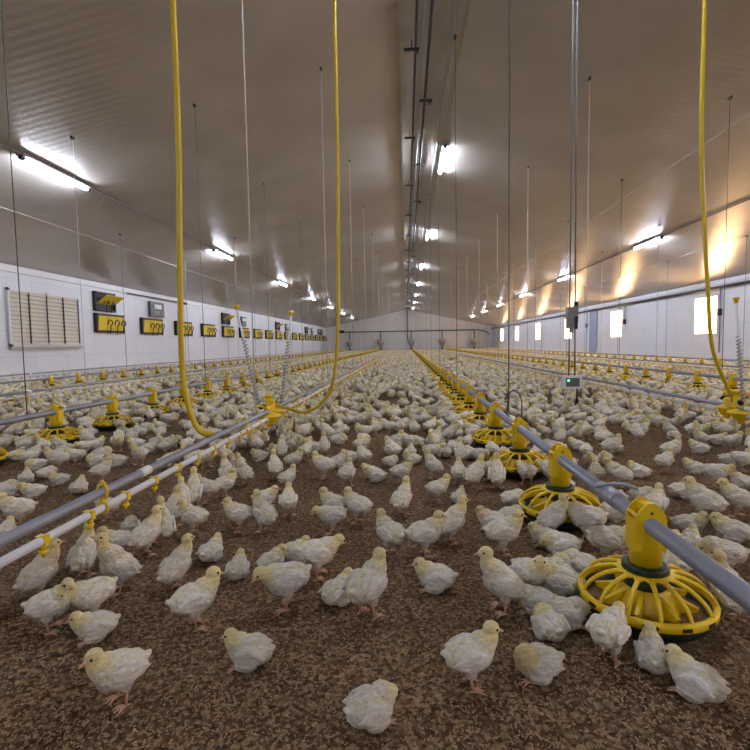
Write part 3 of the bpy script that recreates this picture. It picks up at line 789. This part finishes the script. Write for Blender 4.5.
# (x px, y px of the feet, pose, heading in degrees: 0 right, 90 away, 180 left, 270 to the camera, size, label)
HAND = [
 (48, 633, 'standr', 345, 1.0, 'white chick looking down in the front row, leftmost in the photo'),
 (93, 621, 'lean', 190, 1.02, 'white chick stooping left, second from left in the front row'),
 (95, 640, 'sit', 180, .95, 'yellow headed chick low at the front edge left of centre'),
 (37, 601, 'tall', 15, 1.05, 'chick stretching up to the drinker pipe at far left, facing right'),
 (83, 578, 'drink', 60, 1.0, 'chick reaching up to a yellow nipple, facing away, beside the tall one'),
 (119, 593, 'drink', 195, 1.12, 'tall chick with raised head facing left below the white pipe'),
 (145, 557, 'tall', 25, 1.05, 'upright chick facing right, behind the tall one at left'),
 (175, 592, 'tall', 30, 1.0, 'upright chick facing right on bare litter at left'),
 (193, 630, 'stand', 10, 1.08, 'large white chick facing right at the front edge, left third'),
 (117, 561, 'stand', 195, .95, 'chick facing left just behind the tall drinking chick'),
 (130, 535, 'round', 90, .92, 'small curled chick facing away behind the left drinking group'),
 (163, 545, 'drink', 100, 1.0, 'chick seen from behind under the left drinker pipe'),
 (107, 521, 'stand', 150, .9, 'chick partly hidden beneath the left drinker pipe clip'),
 (18, 527, 'stand', 175, 1.1, 'big chick facing left at the left edge above the pipes'),
 (33, 498, 'sit', 180, 1.0, 'sitting chick facing left with raised tail, left edge'),
 (3, 498, 'doze', 20, 1.15, 'large pinkish white chick cut by the left edge'),
 (3, 540, 'sit', 60, .9, 'chick at the very left edge near the grey pipe'),
 (25, 484, 'sit', 80, .95, 'small sitting chick facing away at left'),
 (45, 479, 'doze', 20, .95, 'greyish chick lying at left of the drinker pipe'),
 (78, 494, 'sit', 70, 1.0, 'white chick behind the left drinker pipe clip'),
 (59, 485, 'sit', 190, .9, 'small chick sitting facing left, left flock'),
 (58, 471, 'stand', 185, 1.1, 'larger chick facing left below the nearest left feeder'),
 (28, 468, 'lean', 200, 1.0, 'chick leaning left in the left flock'),
 (100, 484, 'stand', 30, 1.0, 'chick facing right beside the grey rail at left'),
 (8, 462, 'sit', 10, 1.0, 'chick resting at the left edge below the feed pipe'),
 (210, 562, 'sit', 55, .95, 'sitting greyish white chick facing away on bare litter'),
 (237, 580, 'sit', 75, .92, 'small yellowish chick sitting with its back turned'),
 (271, 573, 'sitr', 40, .95, 'white chick sitting with head turned right, left of centre'),
 (293, 562, 'sit', 10, .95, 'chick sitting behind the stooping pair, facing right'),
 (317, 579, 'lean', 15, 1.12, 'plump chick leaning right, left of centre'),
 (288, 609, 'lean', 188, 1.15, 'plump chick stooping left at the front, left of centre'),
 (337, 605, 'sit', 45, 1.0, 'white sitting chick facing away, beside the tallest front chick'),
 (367, 619, 'stand', 52, 1.22, 'large chick seen from behind with head right, front centre'),
 (194, 535, 'stand', 150, 1.0, 'chick facing left with tail to the right, left aisle'),
 (240, 532, 'stand', 170, 1.0, 'chick facing left paired with a taller one, left aisle'),
 (264, 533, 'tall', 130, 1.02, 'taller chick of the left aisle pair, back turned'),
 (288, 518, 'stand', 85, 1.0, 'chick standing with its back to the camera, left aisle'),
 (264, 506, 'sit', 0, 1.05, 'chick sitting facing right behind the left aisle pair'),
 (335, 521, 'stand', 165, 1.0, 'chick standing behind a stooping one near the centre aisle'),
 (333, 534, 'lean', 180, .98, 'chick stooping left in the centre aisle group of three'),
 (359, 524, 'stand', 150, 1.05, 'chick standing at right of the centre aisle group of three'),
 (372, 478, 'sit', 180, .95, 'chick sitting facing left in the centre aisle'),
 (325, 479, 'stand', 170, 1.1, 'chick facing left at the rear of the centre aisle'),
 (347, 488, 'stand', 75, 1.05, 'chick with back turned at the rear of the centre aisle'),
 (287, 491, 'stand', 45, .92, 'small chick facing away, alone in the left aisle'),
 (293, 472, 'stand', 20, 1.0, 'chick facing right below the yellow regulator'),
 (275, 480, 'tall', 100, 1.0, 'upright chick below and right of the regulator'),
 (243, 486, 'drink', 140, 1.0, 'upright chick facing left in the group under the left pipe'),
 (228, 488, 'drink', 110, 1.05, 'tall chick reaching to the pipe in the left group'),
 (219, 500, 'stand', 20, 1.0, 'chick in front of the left pipe group, facing right'),
 (197, 507, 'drink', 80, 1.05, 'chick seen from behind reaching to the pipe, left group'),
 (209, 503, 'stand', 160, 1.0, 'chick in the middle of the left pipe group'),
 (183, 515, 'tall', 100, 1.0, 'upright chick at the left of the left pipe group'),
 (172, 528, 'tall', 60, 1.0, 'upright chick between the left pipe and the aisle'),
 (281, 461, 'tall', 80, 1.0, 'upright chick right of the regulator, rear row'),
 (305, 462, 'stand', 60, 1.0, 'chick facing away at the rear, right of the regulator'),
 (324, 457, 'tall', 90, 1.0, 'upright chick with back turned, rear centre aisle'),
 (364, 467, 'stand', 120, 1.0, 'chick facing away left, rear centre aisle'),
 (350, 462, 'sit', 200, 1.0, 'chick resting at the rear of the centre aisle'),
 (402, 516, 'tall', 60, 1.0, 'chick with back turned and head right, alone in centre aisle'),
 (437, 503, 'stand', 12, .95, 'small chick facing right, right of the lone centre chick'),
 (459, 504, 'sit', 70, .85, 'smallest chick sitting beside the small one facing right'),
 (391, 556, 'stand', 130, 1.08, 'chick with back turned and head left, centre trio'),
 (424, 557, 'stand', 15, 1.12, 'plump chick facing right in the middle of the centre trio'),
 (451, 544, 'tall', 20, 1.08, 'upright chick facing right at right of the centre trio'),
 (437, 591, 'sit', 178, 1.1, 'chick sitting facing left on bare litter, front centre'),
 (504, 613, 'tall', 195, 1.12, 'large upright chick facing left at the front, right of centre'),
 (530, 599, 'standr', 320, 1.0, 'chick facing the camera behind the large upright one'),
 (493, 530, 'sit', 175, 1.05, 'chick facing left behind one facing right, right of centre'),
 (503, 555, 'stand', 15, 1.12, 'chick facing right, behind the large upright front chick'),
 (549, 548, 'sit', 185, .98, 'chick sitting facing left, left of the second feeder'),
 (545, 616, 'doze', 185, .98, 'chick with lowered head beside the nearest feeder pan'),
 (557, 582, 'round', 60, 1.05, 'white rounded chick left of the nearest feeder pan'),
 (551, 640, 'round', 120, 1.0, 'white chick at the front edge left of the nearest feeder'),
 (434, 479, 'tall', 150, 1.0, 'upright chick facing left, rear of centre'),
 (459, 486, 'stand', 90, 1.0, 'chick with back turned beside the upright one, rear centre'),
 (475, 490, 'tall', 45, 1.08, 'upright chick facing right, left of the third feeder'),
 (497, 490, 'tall', 90, 1.1, 'white upright chick with back turned near the third feeder'),
 (377, 482, 'sit', 175, 1.0, 'chick sitting facing left, left of a standing one, centre'),
 (401, 485, 'stand', 10, 1.0, 'chick standing facing right, rear of the centre aisle'),
 (390, 467, 'round', 20, .95, 'rounded chick resting behind the sitting pair, centre'),
 (411, 457, 'sit', 90, .95, 'small chick with back turned, rear centre'),
 (431, 462, 'lean', 20, 1.0, 'chick leaning right, rear centre'),
 (461, 465, 'tall', 100, 1.0, 'upright chick, rear centre near the right feed line'),
 (513, 507, 'doze', 30, 1.05, 'chick lying under the third feeder'),
 (513, 524, 'round', 30, 1.0, 'rounded chick lying before the third feeder'),
 (621, 490, 'walk', 178, 1.1, 'chick walking left behind the near right feed pipe'),
 (641, 478, 'sit', 170, 1.0, 'chick sitting behind the feed pipe, right side'),
 (597, 486, 'stand', 100, .95, 'small chick behind the second feeder tower'),
 (683, 499, 'round', 30, 1.1, 'white curled chick, right side'),
 (708, 523, 'walk', 160, 1.22, 'large chick leaning left at the right side'),
 (689, 534, 'sit', 5, 1.05, 'chick sitting facing right behind the feed pipe'),
 (735, 542, 'sit', 190, 1.15, 'chick sitting facing left near the right edge'),
 (726, 566, 'doze', 190, 1.2, 'large resting chick above the pipe at the right edge'),
 (691, 553, 'sit', 80, 1.0, 'chick with back turned just above the feed pipe'),
 (642, 505, 'doze', 30, 1.1, 'resting chick just above the pipe clamp'),
 (657, 522, 'stand', 80, 1.05, 'chick standing right of the nearest feeder tower'),
 (588, 541, 'lean', 170, 1.2, 'large chick leaning into the second feeder pan'),
 (617, 531, 'peck', 160, 1.0, 'chick pecking at the right side of the second feeder pan'),
 (557, 528, 'tall', 20, 1.05, 'upright chick left of the second feeder pan'),
 (561, 555, 'doze', 185, 1.15, 'white chick lying in front of the second feeder'),
 (606, 563, 'lean', 20, 1.1, 'chick with brownish head behind the nearest pan'),
 (562, 596, 'round', 160, 1.2, 'large white chick at the left rim of the nearest pan'),
 (583, 577, 'doze', 160, 1.05, 'chick behind the left rim of the nearest pan'),
 (556, 622, 'doze', 20, 1.0, 'chick resting below the left rim of the nearest pan'),
 (679, 585, 'stand', 100, 1.05, 'white chick behind the right rim of the nearest pan'),
 (722, 622, 'tall', 130, 1.05, 'chick at the right rim of the nearest pan under the pipe'),
 (715, 487, 'lean', 10, 1.05, 'chick leaning right in the right flock'),
 (665, 474, 'stand', 60, 1.0, 'chick facing away in the right flock'),
 (741, 518, 'walk', 190, 1.1, 'chick at the right edge facing left'),
 (744, 489, 'sit', 150, 1.0, 'chick sitting at the right edge'),
 (696, 474, 'sit', 200, 1.0, 'chick sitting in the right flock facing left'),
 # nearest strip of floor
 (610, 664, 'lean', 70, 1.0, 'chick leaning over the front rim of the nearest feeder pan'),
 (250, 668, 'sit', 160, 1.0, 'sitting chick low in the foreground, left of centre'),
 (470, 690, 'stand', 20, 1.0, 'standing chick low in the foreground, right of centre'),
 (120, 706, 'stand', 200, 1.0, 'standing chick low in the foreground at left'),
 (700, 700, 'sit', 160, 1.0, 'sitting chick below the feed pipe in the lower right corner'),
 (370, 728, 'doze', 30, 1.0, 'resting chick at the bottom centre'),
 (655, 672, 'sit', 100, .95, 'chick sitting against the front of the nearest feeder pan'),
 (540, 680, 'round', 200, 1.0, 'rounded chick in the foreground left of the nearest feeder'),
]
placed = []
grid = {}
def put(x, y, r_=.1): grid.setdefault((int(x // .3), int(y // .3)), []).append((x, y, r_))
def free(x, y, r_):
    gx, gy = int(x // .3), int(y // .3)
    for i in (-1, 0, 1):
        for j in (-1, 0, 1):
            for (a, b_, q) in grid.get((gx + i, gy + j), ()):
                if (a - x) ** 2 + (b_ - y) ** 2 < ((r_ + q) / 2) ** 2: return False
    return True
def new_chick(x, y, pose, ang, s, label, group=None):
    o = bpy.data.objects.new('chick', V[pose]); C.objects.link(o)
    o.location = (x, y, 0); o.rotation_euler = (0, 0, ang); o.scale = (s, s, s)
    tag(o, label, 'chick', group); return o
for X_, Y_ in PANS: put(X_, Y_, .31)
src = {}
hand_pts = []
for px, py, pose, ang, s, lab in HAND:
    g_ = ground(px, py)
    # the point picked is the lowest one seen; the bird's centre stands a little behind it
    x, y = g_.x, g_.y + .01
    for (qx, qy) in PANS:                      # stay clear of the pan body
        dd = math.hypot(x - qx, y - qy)
        if dd < .225:
            k = .225 / max(dd, .01); x = qx + (x - qx) * k; y = qy + (y - qy) * k
    hand_pts.append([x, y])
for it in range(30):                           # neighbours may touch, not run through each other
    for i in range(len(hand_pts)):
        for j in range(i):
            a, b_ = hand_pts[i], hand_pts[j]; dx, dy = a[0] - b_[0], a[1] - b_[1]; dd = math.hypot(dx, dy)
            if dd < .09:
                k = (.09 - dd) / 2 / max(dd, 1e-4); a[0] += dx * k; a[1] += dy * k; b_[0] -= dx * k; b_[1] -= dy * k
for p_ in hand_pts:
    for (qx, qy) in PANS:
        dd = math.hypot(p_[0] - qx, p_[1] - qy)
        if dd < .22: p_[0] = qx + (p_[0] - qx) * .22 / dd; p_[1] = qy + (p_[1] - qy) * .22 / dd
for (x, y), (px, py, pose, ang, s, lab) in zip(hand_pts, HAND):
    vd = math.atan2(y, x) - PI / 2             # headings are given relative to the line of sight
    o = new_chick(x, y, pose, math.radians(ang) + vd, s * (.84 if pose in ('sit', 'sitl', 'sitr', 'doze', 'round') else .89), lab)
    src.setdefault(pose, o); put(x, y, .13)

rnd = random.Random(5)
cand = []
for X_, Y_ in PANS:
    if Y_ < 1.0: continue
    n = rnd.randint(6, 9); a0 = rnd.random() * 6
    for k in range(n):                         # birds gathered round every pan
        a = a0 + 2 * PI * k / n + rnd.uniform(-.15, .15); q = rnd.uniform(.235, .27)
        x, y = X_ + q * math.cos(a), Y_ + q * math.sin(a)
        if y > 1.8 and free(x, y, .12):
            put(x, y, .13); cand.append((x, y, rnd.choice(['lean', 'peck', 'doze', 'sit', 'lean']), a + PI + rnd.uniform(-.5, .5)))
def visible(x, y):
    q = proj((x, y, .08)); return q and -60 < q[0] < 810 and q[1] < 800
tries = 0
def dens(x, y):
    n = noise.noise(Vector((x * .8, y * .55, 3))) + .5 * noise.noise(Vector((x * 2.1, y * 1.6, 9)))
    return n
CELL = .5
yv = 2.9
while yv < 55.2:
    xmin = max(XL + .25, -(406 + 120) / F * yv - .3); xmax = min(XR - .25, (344 + 120) / F * yv + .3)
    xv = xmin
    while xv < xmax:
        for k in range(24 if yv < 12 else 14 if yv < 20 else 11):
            x, y = xv + rnd.random() * CELL, yv + rnd.random() * CELL
            if x > xmax or y > 55.2: continue
            n = dens(x, y)
            if y < 3.8 and -.8 < x < .1 and rnd.random() < .5: continue
            if n < -.34 and rnd.random() < .9: continue
            if y < 2.7 + .3 * (abs(x) < 1) and abs(x) < 2.2 and rnd.random() < .7: continue
            if not free(x, y, (.115 if y > 3.4 else .125) if n > -.15 else .15): continue
            put(x, y, .115)
            under = min(abs(x - q) for q in (-1.09, 2.46, -4.64, 6.0)) < .16
            pose = rnd.choice(['drink', 'tall', 'tall', 'stand', 'sit']) if under else rnd.choice(['stand', 'standl', 'standr', 'tall', 'walk', 'lean', 'sit', 'sitl', 'sitr', 'sit', 'doze', 'round', 'doze', 'peck'])
            cand.append((x, y, pose, rnd.random() * 2 * PI))
        xv += CELL
    yv += CELL
# birds beside the frame, for the flock's sake (left and right of the view, near the camera)
for k in range(260):
    x, y = rnd.uniform(-4, 4.4), rnd.uniform(.9, 2.9)
    q = proj((x, y, .05))
    if q and -30 < q[0] < 780: continue
    if free(x, y, .16) and all(math.hypot(x - a, y - b_) > .24 for a, b_ in PANS): put(x, y, .15); cand.append((x, y, rnd.choice(VN), rnd.random() * 6.28))
cand.sort(key=lambda c: math.hypot(c[0], c[1]) + (0 if visible(c[0], c[1]) else 50))
n_ind = 300 - len(HAND)
def region(x, y):
    if x < -2.9: s = 'left of the second feed line'
    elif x < -1.09: s = 'left of the near drinker pipe'
    elif x < .665: s = 'in the centre aisle'
    elif x < 2.46: s = 'right of the near feed pipe'
    else: s = 'beyond the right drinker line'
    return s
PW = {'stand': 'standing', 'standl': 'standing', 'standr': 'standing', 'tall': 'upright', 'drink': 'neck-stretching', 'lean': 'leaning', 'peck': 'pecking', 'walk': 'walking',
      'sit': 'sitting', 'sitl': 'sitting', 'sitr': 'sitting', 'doze': 'dozing', 'round': 'curled up'}
def facing(a, x, y):
    r_ = math.degrees(a - (math.atan2(y, x) - PI / 2)) % 360
    return 'facing right' if r_ < 45 or r_ > 315 else 'facing away' if r_ < 135 else 'facing left' if r_ < 225 else 'facing the camera'
ORD = ['nearest', 'second nearest', 'third nearest', 'fourth nearest', 'fifth nearest', 'sixth nearest', 'seventh nearest', 'eighth nearest', 'ninth nearest', 'tenth nearest']
known = [(math.hypot(x, y), x, y, pose, math.radians(h[3]) + math.atan2(y, x) - PI / 2, None) for (x, y), h in zip(hand_pts, HAND) for pose in (h[2],)]
known += [(math.hypot(x, y), x, y, pose, a, 1) for x, y, pose, a in cand[:n_ind]]
known.sort(key=lambda k: k[0]); cnt = {}
for d_, x, y, pose, a, new in known:
    key = (PW[pose], facing(a, x, y), region(x, y)); n = cnt.get(key, 0); cnt[key] = n + 1
    if not new: continue
    o = new_chick(x, y, pose, a, rnd.uniform(.80, .98), '%s %s chick %s, %s' % (ORD[n] if n < 10 else 'rather distant', key[0], key[1], key[2]), 'chicks ' + key[2])
    src.setdefault(pose, o)
for p_ in VN:
    assert p_ in src, p_
rest = cand[n_ind:]
print('chicks', len(cand) + len(HAND))
me = bpy.data.meshes.new('flock'); me.from_pydata([(x, y, 0) for x, y, _, _ in rest], [], [])
ar = me.attributes.new('heading', 'FLOAT', 'POINT'); asz = me.attributes.new('size', 'FLOAT', 'POINT'); av = me.attributes.new('pose', 'INT', 'POINT')
for i, (x, y, pose, a) in enumerate(rest):
    ar.data[i].value = a; asz.data[i].value = rnd.uniform(.82, 1.02); av.data[i].value = VN.index(pose)
flock = bpy.data.objects.new('chick_flock', me); C.objects.link(flock)
tag(flock, 'the rest of the white chick flock covering the floor to the far wall', 'flock of chicks', kind='stuff')
ng = bpy.data.node_groups.new('flock_nodes', 'GeometryNodeTree')
ng.interface.new_socket('Geometry', in_out='INPUT', socket_type='NodeSocketGeometry'); ng.interface.new_socket('Geometry', in_out='OUTPUT', socket_type='NodeSocketGeometry')
gi = ng.nodes.new('NodeGroupInput'); go = ng.nodes.new('NodeGroupOutput'); jn = ng.nodes.new('GeometryNodeJoinGeometry')
def named(nm, ty):
    n = ng.nodes.new('GeometryNodeInputNamedAttribute'); n.data_type = ty; n.inputs['Name'].default_value = nm; return n.outputs['Attribute']
hd, szz, ps = named('heading', 'FLOAT'), named('size', 'FLOAT'), named('pose', 'INT')
cx = ng.nodes.new('ShaderNodeCombineXYZ'); ng.links.new(hd, cx.inputs[2])
cs = ng.nodes.new('ShaderNodeCombineXYZ')
for k in range(3): ng.links.new(szz, cs.inputs[k])
for i, p_ in enumerate(VN):
    oi = ng.nodes.new('GeometryNodeObjectInfo'); oi.inputs['Object'].default_value = src[p_]; oi.inputs['As Instance'].default_value = True
    oi.transform_space = 'ORIGINAL'
    cp = ng.nodes.new('FunctionNodeCompare'); cp.data_type = 'INT'; cp.operation = 'EQUAL'
    ins = [s for s in cp.inputs if s.type == 'INT']
    ng.links.new(ps, ins[0]); ins[1].default_value = i
    io = ng.nodes.new('GeometryNodeInstanceOnPoints')
    ng.links.new(gi.outputs[0], io.inputs['Points']); ng.links.new(cp.outputs[0], io.inputs['Selection'])
    ng.links.new(oi.outputs['Geometry'], io.inputs['Instance']); ng.links.new(cx.outputs[0], io.inputs['Rotation']); ng.links.new(cs.outputs[0], io.inputs['Scale'])
    ng.links.new(io.outputs[0], jn.inputs[0])
ng.links.new(jn.outputs[0], go.inputs[0])
flock.modifiers.new('flock', 'NODES').node_group = ng

# ------------------------------------------------------------------ loose shavings on the near litter
M['shaving'] = mat('wood_shaving', (164, 136, 102), .85, var=(60, .6))
fb = MB(); rs = random.Random(9)
for k in range(42000):
    y = .75 + 4.6 * rs.random() ** 1.5; x = rs.uniform(-.98, .85) * y * 1.05
    if any(abs(x - qx) < .17 and abs(y - qy) < .17 for qx, qy in PANS[:6]): continue
    L_, W_ = rs.uniform(.003, .010), rs.uniform(.0014, .0034)
    a = rs.random() * PI; t1, t2 = rs.uniform(-.5, .5), rs.uniform(-.6, .6)
    u = Vector((math.cos(a), math.sin(a), t1)) * L_ / 2; v = Vector((-math.sin(a), math.cos(a), t2)) * W_ / 2
    c = Vector((x, y, .0035 + rs.random() * .003)); up = Vector((0, 0, .0012))
    q = [fb.bm.verts.new(c - u - v), fb.bm.verts.new(c + u - v * .6), fb.bm.verts.new(c + u * .8 + v), fb.bm.verts.new(c - u + v), fb.bm.verts.new(c + up * 2)]
    for i in range(4): fb.face([q[i], q[(i + 1) % 4], q[4]], 0, False)
tag(fb.obj('wood_shavings', 'shaving'), 'loose tan wood shavings strewn over the brown litter', 'wood shavings', kind='stuff')

for o in C.objects:
    if 'label' in o and not 4 <= len(o['label'].split()) <= 16: print('LABEL', o.name, len(o['label'].split()), o['label'])
